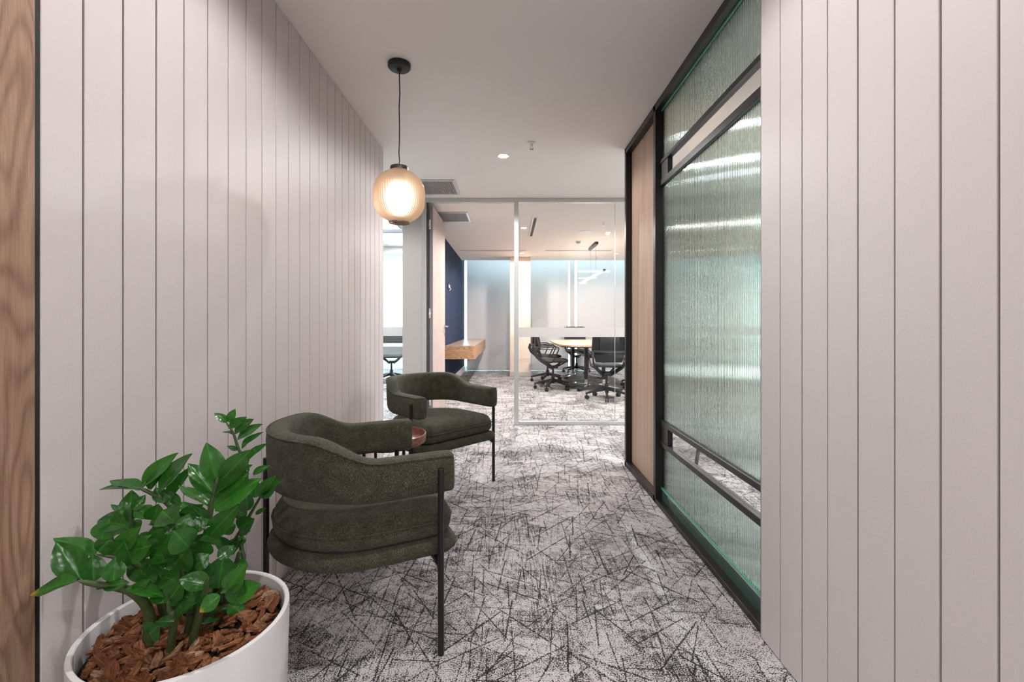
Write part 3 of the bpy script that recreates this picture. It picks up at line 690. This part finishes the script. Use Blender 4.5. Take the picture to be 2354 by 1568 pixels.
# ------------------------------------------------------------------ office chairs
def make_office(label):
    t_ = thing('office_chair', label, 'chair', (0, 0, 0), 0, 'black meeting room chairs')
    b = BM(); loops = []
    for ins, z in ((0.05, 0.500), (0.01, 0.507), (0.0, 0.525), (0.012, 0.545), (0.05, 0.556)):
        L = []
        for k in range(28):
            a = 2*PI*k/28; ca, sa = math.cos(a), math.sin(a); L.append(Vector((0.02+(0.255-ins)*math.copysign(abs(ca)**.55, ca), (0.255-ins)*math.copysign(abs(sa)**.55, sa), z+0.02*(ca < -0.6))))
        loops.append(L)
    rings(b, loops); obj('seat', b, 'meshfab', t_)
    # mesh back, slightly curved
    b = BM(); loops = []
    for z, xo, hw in ((0.60, -0.235, 0.20), (0.72, -0.285, 0.235), (0.80, -0.262, 0.245), (0.95, -0.292, 0.245), (1.08, -0.325, 0.235), (1.12, -0.337, 0.21)):
        loops.append([Vector((xo-0.03*math.cos(PI/2*s)+0.03, hw*s, z)) for s in (-1, -.75, -.5, -.25, 0, .25, .5, .75, 1)]+[Vector((xo-0.03*math.cos(PI/2*s)+0.018, hw*s, z)) for s in (1, .75, .5, .25, 0, -.25, -.5, -.75, -1)])
    rings(b, loops); bk = obj('backrest', b, 'meshfab', t_)
    b = BM(); box(b, -0.334, -0.318, -0.15, 0.15, 0.78, 1.0, bev=0.006, seg=2); obj('lumbar_pad', b, 'plastic', bk)
    b = BM(); rbar(b, [(-0.30, -0.25, 0.775), (-0.325, -0.12, 0.775), (-0.33, 0, 0.775), (-0.325, 0.12, 0.775), (-0.30, 0.25, 0.775)], 0.03, 0.03); obj('cross_bar', b, plain('grey_black_plastic', (0.05, 0.055, 0.058), 0.4), t_)
    for s in (-1, 1):
        b = BM(); P = [(-0.335, s*0.245, 1.11), (-0.30, s*0.25, 0.93), (-0.262, s*0.253, 0.79), (-0.325, s*0.255, 0.755), (-0.345, s*0.255, 0.69), (-0.31, s*0.245, 0.61), (-0.22, s*0.21, 0.53), (-0.08, s*0.12, 0.44), (-0.01, s*0.05, 0.385)]
        loops = []
        for i, p in enumerate(P):
            q0, q1 = P[max(i-1, 0)], P[min(i+1, len(P)-1)]; dx, dz = q1[0]-q0[0], q1[2]-q0[2]; l = math.hypot(dx, dz); nx, nz = -dz/l, dx/l
            wv = 0.022 if i < 3 else 0.030
            loops.append([Vector((p[0]+nx*wv, p[1]+0.012, p[2]+nz*wv)), Vector((p[0]+nx*wv, p[1]-0.012, p[2]+nz*wv)), Vector((p[0]-nx*wv, p[1]-0.012, p[2]-nz*wv)), Vector((p[0]-nx*wv, p[1]+0.012, p[2]-nz*wv))])
        rings(b, loops); obj('side_frame', b, 'plastic', t_)
        b = BM(); tube(b, [(-0.29, s*0.275, 0.765), (-0.10, s*0.285, 0.785), (0.03, s*0.285, 0.790), (0.075, s*0.285, 0.772), (0.080, s*0.283, 0.745), (0.0, s*0.262, 0.570), (-0.03, s*0.25, 0.53)], 0.011, 8)
        tube(b, [(-0.29, s*0.275, 0.735), (-0.08, s*0.285, 0.745), (0.06, s*0.283, 0.755)], 0.008, 8); obj('armrest', b, 'plastic', t_)
        b = BM(); rbar(b, [(0.0, s*0.03, 0.40), (0.10, s*0.10, 0.44), (0.20, s*0.17, 0.505)], 0.03, 0.022); obj('seat_strut', b, 'plastic', t_)
    b = BM(); tube(b, [(0, 0, 0.11), (0, 0, 0.24), (0, 0, 0.241), (0, 0, 0.40)], [0.032, 0.032, 0.018, 0.018], 14); obj('gas_column', b, 'plastic', t_)
    b = BM(); box(b, -0.09, 0.09, -0.06, 0.06, 0.38, 0.43, bev=0.012); obj('tilt_mechanism', b, 'plastic', t_)
    for k in range(5):
        a = 2*PI*k/5+0.5; ca, sa = math.cos(a), math.sin(a)
        b = BM(); loops = []
        for r, z, wv, hv in ((0.02, 0.165, 0.03, 0.028), (0.18, 0.135, 0.022, 0.02), (0.33, 0.098, 0.016, 0.013), (0.345, 0.092, 0.012, 0.010)):
            loops.append([Vector((r*ca-sa*wv*e, r*sa+ca*wv*e, z+hv*g)) for e, g in ((1, 1), (-1, 1), (-1, -1), (1, -1))])
        rings(b, loops); lg = obj('base_leg', b, 'plastic', t_)
        b = BM(); c0 = Vector((0.325*ca, 0.325*sa, 0.033)); s_ = Vector((-sa, ca, 0))
        for e in (-1, 1): tube(b, [c0+s_*e*0.006, c0+s_*e*0.026], 0.033, 14)
        tube(b, [c0+Vector((0, 0, 0.03)), c0+Vector((0, 0, 0.062))], 0.010, 8); obj('caster', b, 'plastic', lg)
    return t_
OC = make_office('black meeting chair, nearest at the left side of the pale table')
OC.location = (0.80, 8.38, 0); OC.rotation_euler.z = 0.0
dup(OC, (0.79, 9.45, 0), math.radians(5), 'black meeting chair, second along the left side of the pale table')
dup(OC, (1.555, 7.30, 0), math.radians(86), 'black meeting chair seen from behind at the near end of the table')
dup(OC, (1.62, 11.02, 0), math.radians(-90), 'black meeting chair at the far end of the table against the blinds')
dup(OC, (2.42, 8.60, 0), math.radians(180), 'black meeting chair on the far right side of the pale table')
dup(OC, (-2.44, 9.45, 0), math.radians(-80), 'black mesh chair behind the white desk in the left office', 'black office chairs')

# meeting table
mt = thing('meeting_table', 'pale wood boardroom table with black column legs', 'table', (1.60, 9.2, 0))
b = BM(); P = [(-0.70, -1.05), (-0.52, -1.30), (-0.25, -1.36), (0.25, -1.36), (0.52, -1.30), (0.70, -1.05), (0.73, 0), (0.70, 1.05), (0.52, 1.30), (0.25, 1.36), (-0.25, 1.36), (-0.52, 1.30), (-0.70, 1.05), (-0.73, 0)]
rings(b, [[Vector((x, y, z)) for x, y in P] for z in (0.800, 0.828)]); obj('tabletop', b, 'tabletop', mt)
b = BM(); rings(b, [[Vector((x*.96, y*.97, z)) for x, y in P] for z in (0.782, 0.800)]); obj('edge_band', b, 'plastic', mt)
for y in (-0.64, 1.15):
    for x in (-0.165, 0.165):
        b = BM(); box(b, x-0.03, x+0.03, y-0.03, y+0.03, 0.16, 0.782, bev=0.004); lg = obj('leg', b, 'black', mt)
        b = BM(); box(b, x-0.026, x+0.026, y-0.026, y+0.026, 0.055, 0.16, bev=0.003); obj('sleeve', b, 'chrome', lg, label='chrome sleeve')
    for sx in (-1, 1):
        b = BM(); rbar(b, [(sx*0.10, y, 0.052), (sx*0.34, y-0.42, 0.040)], 0.06, 0.02); ft = obj('foot', b, 'chrome', mt, label='polished foot')
        b = BM(); rbar(b, [(sx*0.335, y-0.41, 0.034), (sx*0.375, y-0.48, 0.022)], 0.066, 0.03); obj('foot_tip', b, 'black', ft)
        b = BM(); rbar(b, [(sx*0.10, y, 0.052), (sx*0.34, y+0.42, 0.040)], 0.06, 0.02); obj('foot', b, 'chrome', mt, label='polished foot')
b = BM(); box(b, -0.14, 0.14, -0.61, 1.12, 0.55, 0.60, bev=0.004); obj('cable_tray', b, 'black', mt)

# floating wall bench on the navy wall
fb = thing('floating_bench', 'thick oak wall-hung bench on the navy wall', 'bench', (-1.129, 8.02, 0.0))
b = BM(); P = [(0.0, 0.0), (0.47, 0.0), (0.505, 0.010), (0.525, 0.04), (0.527, 0.10), (0.527, 3.42), (0.0, 3.42)]
rings(b, [[Vector((x, y, z)) for x, y in P] for z in (0.575, 0.800)]); obj('front_box', b, 'deskwood', fb, smooth=50)
b = BM(); rings(b, [[Vector((x, y, z)) for x, y in P] for z in (0.800, 0.812)]); obj('bench_top', b, plain('oak_laminate_top', (0.44, 0.31, 0.24), 0.22), fb, smooth=50)
# power plate
pw = thing('wall_outlet', 'small black power and data plate high on the navy wall', 'outlet', (-1.13, 8.47, 1.89))
b = BM(); box(b, 0, 0.012, -0.09, 0.09, -0.055, 0.055, bev=0.003); obj('plate', b, 'plastic', pw)
for y in (-0.045, 0.045):
    b = BM(); box(b, 0.012, 0.020, y-0.03, y+0.03, -0.03, 0.03, bev=0.003); obj('socket', b, 'whiteplast', pw)
b = BM(); tube(b, [(0.02, -0.04, -0.01), (0.05, -0.03, -0.05), (0.03, -0.06, -0.08)], 0.006, 6); obj('cable', b, 'whiteplast', pw)

# left office desk
dk = thing('office_desk', 'white desk in the bright office left of the door', 'desk', (-2.35, 8.25, 0))
b = BM(); box(b, -0.85, 0.85, -0.35, 0.35, 0.800, 0.832, bev=0.003); obj('desk_top', b, 'whitegloss', dk)
for x in (-0.80, 0.80):
    for y in (-0.30, 0.30):
        b = BM(); box(b, x-0.025, x+0.025, y-0.025, y+0.025, 0, 0.80, bev=0.003); obj('leg', b, 'whiteplast', dk)
b = BM(); box(b, -0.75, 0.75, 0.31, 0.33, 0.62, 0.79); obj('modesty_rail', b, 'whiteplast', dk)
dsc = thing('desk_screen', 'low dark slatted desk screen standing on the white desk', 'screen', (-2.35, 8.5, 0.832))
b = BM()
for k in range(5): box(b, -0.8, 0.8, -0.01, 0.01, 0.01+k*0.028, 0.031+k*0.028, bev=0.003)
obj('slats', b, 'plastic', dsc)
b = BM()
for x in (-0.78, 0, 0.78): box(b, x-0.012, x+0.012, 0.01, 0.02, 0, 0.16)
obj('support', b, 'plastic', dsc)

# ------------------------------------------------------------------ open office behind the ribbed screen
wt = thing('work_table', 'white topped table with slanted black legs behind the ribbed glass', 'table', (2.35, 4.25, 0))
b = BM(); box(b, -0.9, 0.9, -0.45, 0.45, 0.735, 0.765, bev=0.003); obj('tabletop', b, 'whitegloss', wt)
for sx in (-1, 1):
    for sy in (-1, 1):
        b = BM(); tube(b, [(sx*0.78, sy*0.40, 0.0), (sx*0.62, sy*0.30, 0.735)], 0.016, 8); obj('leg', b, 'black', wt)
# ------------------------------------------------------------------ potted ZZ plant
HR = 0.76; PC = Vector((-1.0808*HR, 1.5436*HR, 0)); RIM = HC-HR; PR = 0.3063*HR
pp = thing('potted_plant', 'glossy green zz plant in a white cylinder pot with bark mulch', 'plant', PC)
b = BM(); lathe(b, [(0.001, 0.0), (PR-0.016, 0.0), (PR-0.012, 0.004), (PR-0.001, RIM-0.006), (PR-0.002, RIM-0.001), (PR-0.005, RIM), (PR-0.012, RIM), (PR-0.0145, RIM-0.003), (PR-0.016, RIM-0.06), (PR-0.03, 0.05), (0.001, 0.05)], 72); obj('pot', b, 'pot', pp)
MZ = RIM-0.046
b = BM(); lathe(b, [(0.001, MZ-0.03), (PR-0.020, MZ-0.03), (PR-0.0185, MZ-0.012), (PR*0.5, MZ-0.004), (0.001, MZ)], 40); obj('soil', b, 'soil', pp)
def chip_mesh(b, L, W, T, rnd, M4=None):
    n = 6; loops = []
    for z in (-T/2, T/2):
        L2 = []
        for k, (u, v) in enumerate(((-.5, -.42), (.1, -.5), (.5, -.3), (.46, .38), (-.05, .5), (-.5, .3))):
            L2.append(Vector((L*(u+rnd.uniform(-.12, .12)), W*(v+rnd.uniform(-.15, .15)), z*(1+rnd.uniform(-.4, .6)))))
        loops.append(L2)
    if M4: loops = [[M4 @ p for p in q] for q in loops]
    rings(b, loops)
rnd = random.Random(11)
def chip_mtx(rad_lo=0.0, zoff=0.0):
    rr = math.sqrt(rnd.uniform(rad_lo, 1))*(PR-0.034); a = rnd.uniform(0, 2*PI)
    z = MZ+0.006+zoff+rnd.uniform(0, 0.012)+0.010*(1-(rr/PR)**2)
    return Matrix.Translation((rr*math.cos(a), rr*math.sin(a), z)) @ Matrix.Rotation(rnd.uniform(0, 2*PI), 4, 'Z') @ Matrix.Rotation(rnd.gauss(0, 0.33), 4, 'Y') @ Matrix.Rotation(rnd.gauss(0, 0.35), 4, 'X')
b = BM()
for k in range(420): chip_mesh(b, rnd.uniform(.015, .036), rnd.uniform(.008, .018), rnd.uniform(.003, .007), rnd, chip_mtx(0, -0.006))
obj('bark_mulch', b, 'bark', pp, smooth=0, kind='stuff')
protos = []
for k in range(10):
    b = BM(); chip_mesh(b, rnd.uniform(.026, .056), rnd.uniform(.010, .023), rnd.uniform(.004, .009), rnd); protos.append(obj('bark_chip', b, 'bark', pp, smooth=0)); protos[-1].matrix_local = chip_mtx(0, 0.004)
for k in range(285): inst(protos[k % 10], pp, mtx=chip_mtx(0, 0.004))

# leaves
def leaf_mesh(fold, curl, wid=0.46):
    b = BM(); nx_, ny_ = 9, 3; rows = []
    for i in range(nx_+1):
        u = i/nx_; hw = wid*0.5*math.sin(PI*min(1, u*0.965+0.035)**0.86)**0.82*(1-0.25*max(0, u-.7))
        if i == nx_: hw = 0.004
        row = []
        for j in range(-ny_, ny_+1):
            v = j/ny_; row.append(b.verts.new((u, v*hw, fold*abs(v)*hw*1.2-curl*(u-0.15)**2+0.03*math.sin(u*7)*v*v)))
        rows.append(row)
    for i in range(nx_):
        for j in range(2*ny_): b.faces.new((rows[i][j], rows[i+1][j], rows[i+1][j+1], rows[i][j+1]))
    return b
LM = []
for fold, curl in ((0.25, 0.10), (0.45, 0.22), (0.15, 0.30), (0.6, 0.05)):
    bb = leaf_mesh(fold, curl); me = bpy.data.meshes.new('leaf'); bb.to_mesh(me); bb.free()
    me.materials.append(M['leaf']); me.polygons.foreach_set('use_smooth', [True]*len(me.polygons)); LM.append(me)
bb = leaf_mesh(0.3, 0.15); LT = bpy.data.meshes.new('leaf'); bb.to_mesh(LT); bb.free(); LT.materials.append(M['leaftip']); LT.polygons.foreach_set('use_smooth', [True]*len(LT.polygons))
S4 = 650/1526
def pt(x, y, Y): return at(50+x*S4, 900+y*S4, Y)-PC
def stem(path, r0, r1, nm='stem'):
    pts = [pt(*p) if len(p) == 3 and abs(p[0]) > 3 else Vector(p) for p in path]
    # Catmull-Rom smoothing
    out = []
    for i in range(len(pts)-1):
        p0, p1, p2_, p3_ = pts[max(i-1, 0)], pts[i], pts[i+1], pts[min(i+2, len(pts)-1)]
        for k in range(5):
            t = k/5; out.append(0.5*((2*p1)+(p2_-p0)*t+(2*p0-5*p1+4*p2_-p3_)*t*t+(3*p1-p0-3*p2_+p3_)*t**3))
    out.append(pts[-1]); n = len(out)
    b = BM(); tube(b, out, [(r0+(r1-r0)*i/(n-1))*(1 if i < n-3 else (0.8, 0.5, 0.12)[i-n+3]) for i in range(n)], 8)
    return obj(nm, b, 'stem', pp, smooth=60)
def leaf(st_, bx, by, tx, ty, w_, Yb, dY=0.0, tip=False):
    p0, p1 = pt(bx, by, Yb), pt(tx, ty, Yb+dY); ax = p1-p0; L = ax.length; ax.normalize()
    pxlen = math.hypot(tx-bx, ty-by); app = w_/max(pxlen, 1)             # apparent width / length
    wr = 0.46; cosr = min(1.0, app/wr)
    tocam = (Vector((0, 0, HC))-(PC+(p0+p1)/2)).normalized()
    nrm = (tocam-ax*tocam.dot(ax)).normalized(); side = nrm.cross(ax)
    roll = math.acos(cosr) if cosr < 1 else rnd.uniform(0, 0.25)
    up = Vector((0, 0, 1))
    # roll towards the side that lifts the normal
    n1 = nrm*math.cos(roll)+side*math.sin(roll); n2 = nrm*math.cos(roll)-side*math.sin(roll)
    nrm = n1 if n1.z > n2.z else n2
    y_ = nrm.cross(ax); m = Matrix.Identity(4)
    ws = max(1.0, app/wr)
    for i in range(3): m[i][0] = ax[i]*L; m[i][1] = y_[i]*L*ws; m[i][2] = nrm[i]*L; m[i][3] = p0[i]
    o = bpy.data.objects.new('leaf', LT if tip else rnd.choice(LM)); C.objects.link(o); o.parent = st_; o.matrix_local = m
    if tip: o['label'] = 'leaf with a yellowed tip'
    return o
B0 = MZ-0.01
S = []
s1 = stem([(0.02, 0.10, B0), (1190, 930, 1.29), (1185, 830, 1.30), (1200, 600, 1.31), (1215, 400, 1.31), (1170, 310, 1.31), (1140, 220, 1.31), (1100, 165, 1.31)], 0.007, 0.003)
for a in ((1110,165,1040,115,45), (1115,165,1145,100,40), (1125,190,1205,140,42), (1150,220,1245,148,40), (1165,260,1290,172,36), (1190,310,1290,210,32), (1225,370,1325,280,34), (1145,235,1085,210,18), (1165,315,1112,295,26), (1250,450,1340,398,40), (1225,430,1150,350,40)): leaf(s1, *a, 1.31, rnd.uniform(-.02, .02))
s2 = stem([(0.0, -0.02, B0), (970, 1000, 1.14), (985, 840, 1.12), (1020, 640, 1.10), (1050, 500, 1.09), (1062, 455, 1.09)], 0.010, 0.005)
for a in ((1052,480,1000,283,115), (1078,478,1232,318,112), (1040,552,900,385,108), (1065,540,1240,395,72), (1015,618,850,498,62), (1040,635,1255,468,112), (1010,782,1160,622,100), (1000,705,900,600,55), (1040,560,1180,440,60), (1030,700,920,740,70)): leaf(s2, *a, 1.09, rnd.uniform(-.03, .01))
s3 = stem([(-0.03, 0.03, B0), (960, 1000, 1.20), (900, 760, 1.18), (850, 680, 1.17), (780, 600, 1.16), (700, 550, 1.14), (620, 515, 1.12)], 0.010, 0.004)
for a in ((640,530,478,450,62), (610,528,420,525,34), (650,512,830,328,72), (690,528,752,408,52), (740,552,897,333,50), (800,605,900,395,56), (770,600,720,520,70), (850,610,760,540,60), (830,610,960,680,50), (870,690,960,620,60), (880,700,800,720,60)): leaf(s3, *a, 1.15, rnd.uniform(-.03, .02))
s4 = stem([(-0.06, -0.06, B0), (690, 1230, 1.10), (660, 1140, 1.08), (590, 1080, 1.06), (520, 1060, 1.045), (400, 1040, 1.02), (300, 1020, 1.00)], 0.014, 0.005)
leaf(s4, 295, 1020, 33, 1088, 90, 1.0, -0.02, True)
for a in ((320,1012,185,812,140), (390,1022,382,878,115), (495,1022,505,895,112), (440,1052,562,1030,62), (570,1060,765,1072,56), (520,1050,400,1060,40), (600,1075,700,1010,60)): leaf(s4, *a, 1.03, rnd.uniform(-.02, .01))
s5 = stem([(-0.05, 0.0, B0), (720, 1060, 1.12), (640, 950, 1.09), (540, 900, 1.07), (400, 880, 1.05)], 0.009, 0.004)
for a in ((395,882,185,765,92), (412,865,492,780,115), (430,800,472,688,125), (500,880,632,732,84), (562,722,388,690,95), (540,880,680,765,60), (480,900,560,800,110), (600,930,560,820,100), (600,860,700,830,110)): leaf(s5, *a, 1.065, rnd.uniform(-.02, .02))
s6 = stem([(-0.05, 0.06, B0), (700, 1000, 1.22), (620, 820, 1.21), (590, 700, 1.20), (590, 600, 1.20)], 0.007, 0.003)
for a in ((580,700,592,535,115), (600,640,665,560,70), (560,690,490,598,42), (695,685,617,622,75), (712,692,737,608,75), (690,712,830,702,50), (580,740,500,710,80), (620,760,560,700,80), (700,740,800,780,60), (640,800,690,760,50)): leaf(s6, *a, 1.20, rnd.uniform(-.02, .02))
s7 = stem([(0.06, 0.06, B0), (1060, 1000, 1.27), (1110, 870, 1.27), (1200, 720, 1.28), (1270, 600, 1.28), (1300, 550, 1.28)], 0.007, 0.003)
for a in ((1290,570,1372,453,84), (1300,562,1417,473,34), (1262,572,1262,480,64), (1222,642,1205,540,64), (1200,690,1150,600,64), (1262,662,1317,628,28), (1170,742,1242,694,72), (1130,772,1100,710,64), (1180,772,1237,750,34), (1160,812,1212,800,60), (1100,862,1172,790,72), (1120,860,1040,780,60)): leaf(s7, *a, 1.275, rnd.uniform(-.02, .02))
s8 = stem([(0.01, 0.02, B0), (880, 1100, 1.10), (860, 960, 1.08), (850, 860, 1.07)], 0.011, 0.004)
for a in ((712,1032,578,898,115), (800,1072,700,925,155), (850,892,688,880,84), (890,1002,912,858,112), (1062,1062,1082,908,155), (770,1000,830,1020,70), (1062,832,868,800,50), (960,880,992,800,110), (760,850,802,760,130), (862,762,902,660,95), (932,762,962,680,84), (820,700,752,640,95), (830,720,770,770,80), (900,840,830,760,120), (700,880,640,800,100), (930,950,1000,880,110), (820,940,880,860,110), (760,960,700,900,110), (980,800,1080,740,90), (1060,900,1140,830,90)): leaf(s8, *a, 1.06+rnd.uniform(-.01, .08), rnd.uniform(-.03, .03))
s9 = stem([(0.03, -0.04, B0), (970, 1150, 1.06), (990, 1060, 1.04), (1010, 1000, 1.03)], 0.010, 0.004)
for a in ((1012,1042,848,1012,112), (1110,1072,1197,948,84), (1152,1102,1272,1043,94), (1132,1142,1192,1040,84), (1170,1190,1110,1140,60), (900,1110,760,1100,110), (1000,1080,900,1120,90), (860,1090,920,1170,80), (1070,1090,1150,1075,30), (1140,1160,1210,1170,50)): leaf(s9, *a, 1.04, rnd.uniform(-.02, .02))
leaf(s9, 1068, 1100, 955, 1192, 110, 1.02, -0.02, True)
s10 = stem([(0.0, -0.07, B0), (820, 1230, 1.04), (800, 1180, 1.03), (790, 1120, 1.02)], 0.010, 0.004)
for a in ((822,1240,714,1242,66), (822,1222,922,1138,40), (688,1312,742,1258,95), (790,1130,700,1060,90), (800,1120,870,1020,110)): leaf(s10, *a, 1.03, rnd.uniform(-.02, .02))
for q in ((0.04, 0.01), (-0.02, 0.05), (0.05, 0.05), (0.02, -0.03), (-0.04, 0.02)):
    b = BM(); z1 = MZ+rnd.uniform(0.12, 0.2); tube(b, [(q[0], q[1], B0), (q[0]*1.3, q[1]*1.2, (B0+z1)/2), (q[0]*1.8, q[1]*1.3, z1)], [0.012, 0.008, 0.005], 8); sx_ = obj('stem', b, 'stem', pp, smooth=60)
    for k in range(6):
        z = MZ+0.05+0.025*k; a = rnd.uniform(0, 2*PI); p0 = Vector((q[0]*1.4, q[1]*1.3, z)); L = rnd.uniform(.05, .075)
        ax = Vector((math.cos(a), math.sin(a), rnd.uniform(0, .8))).normalized(); nrm = Vector((0, 0, 1)); y_ = nrm.cross(ax).normalized(); nrm = ax.cross(y_); m = Matrix.Identity(4)
        for i in range(3): m[i][0] = ax[i]*L; m[i][1] = y_[i]*L; m[i][2] = nrm[i]*L; m[i][3] = p0[i]
        o = bpy.data.objects.new('leaf', rnd.choice(LM)); C.objects.link(o); o.parent = sx_; o.matrix_local = m
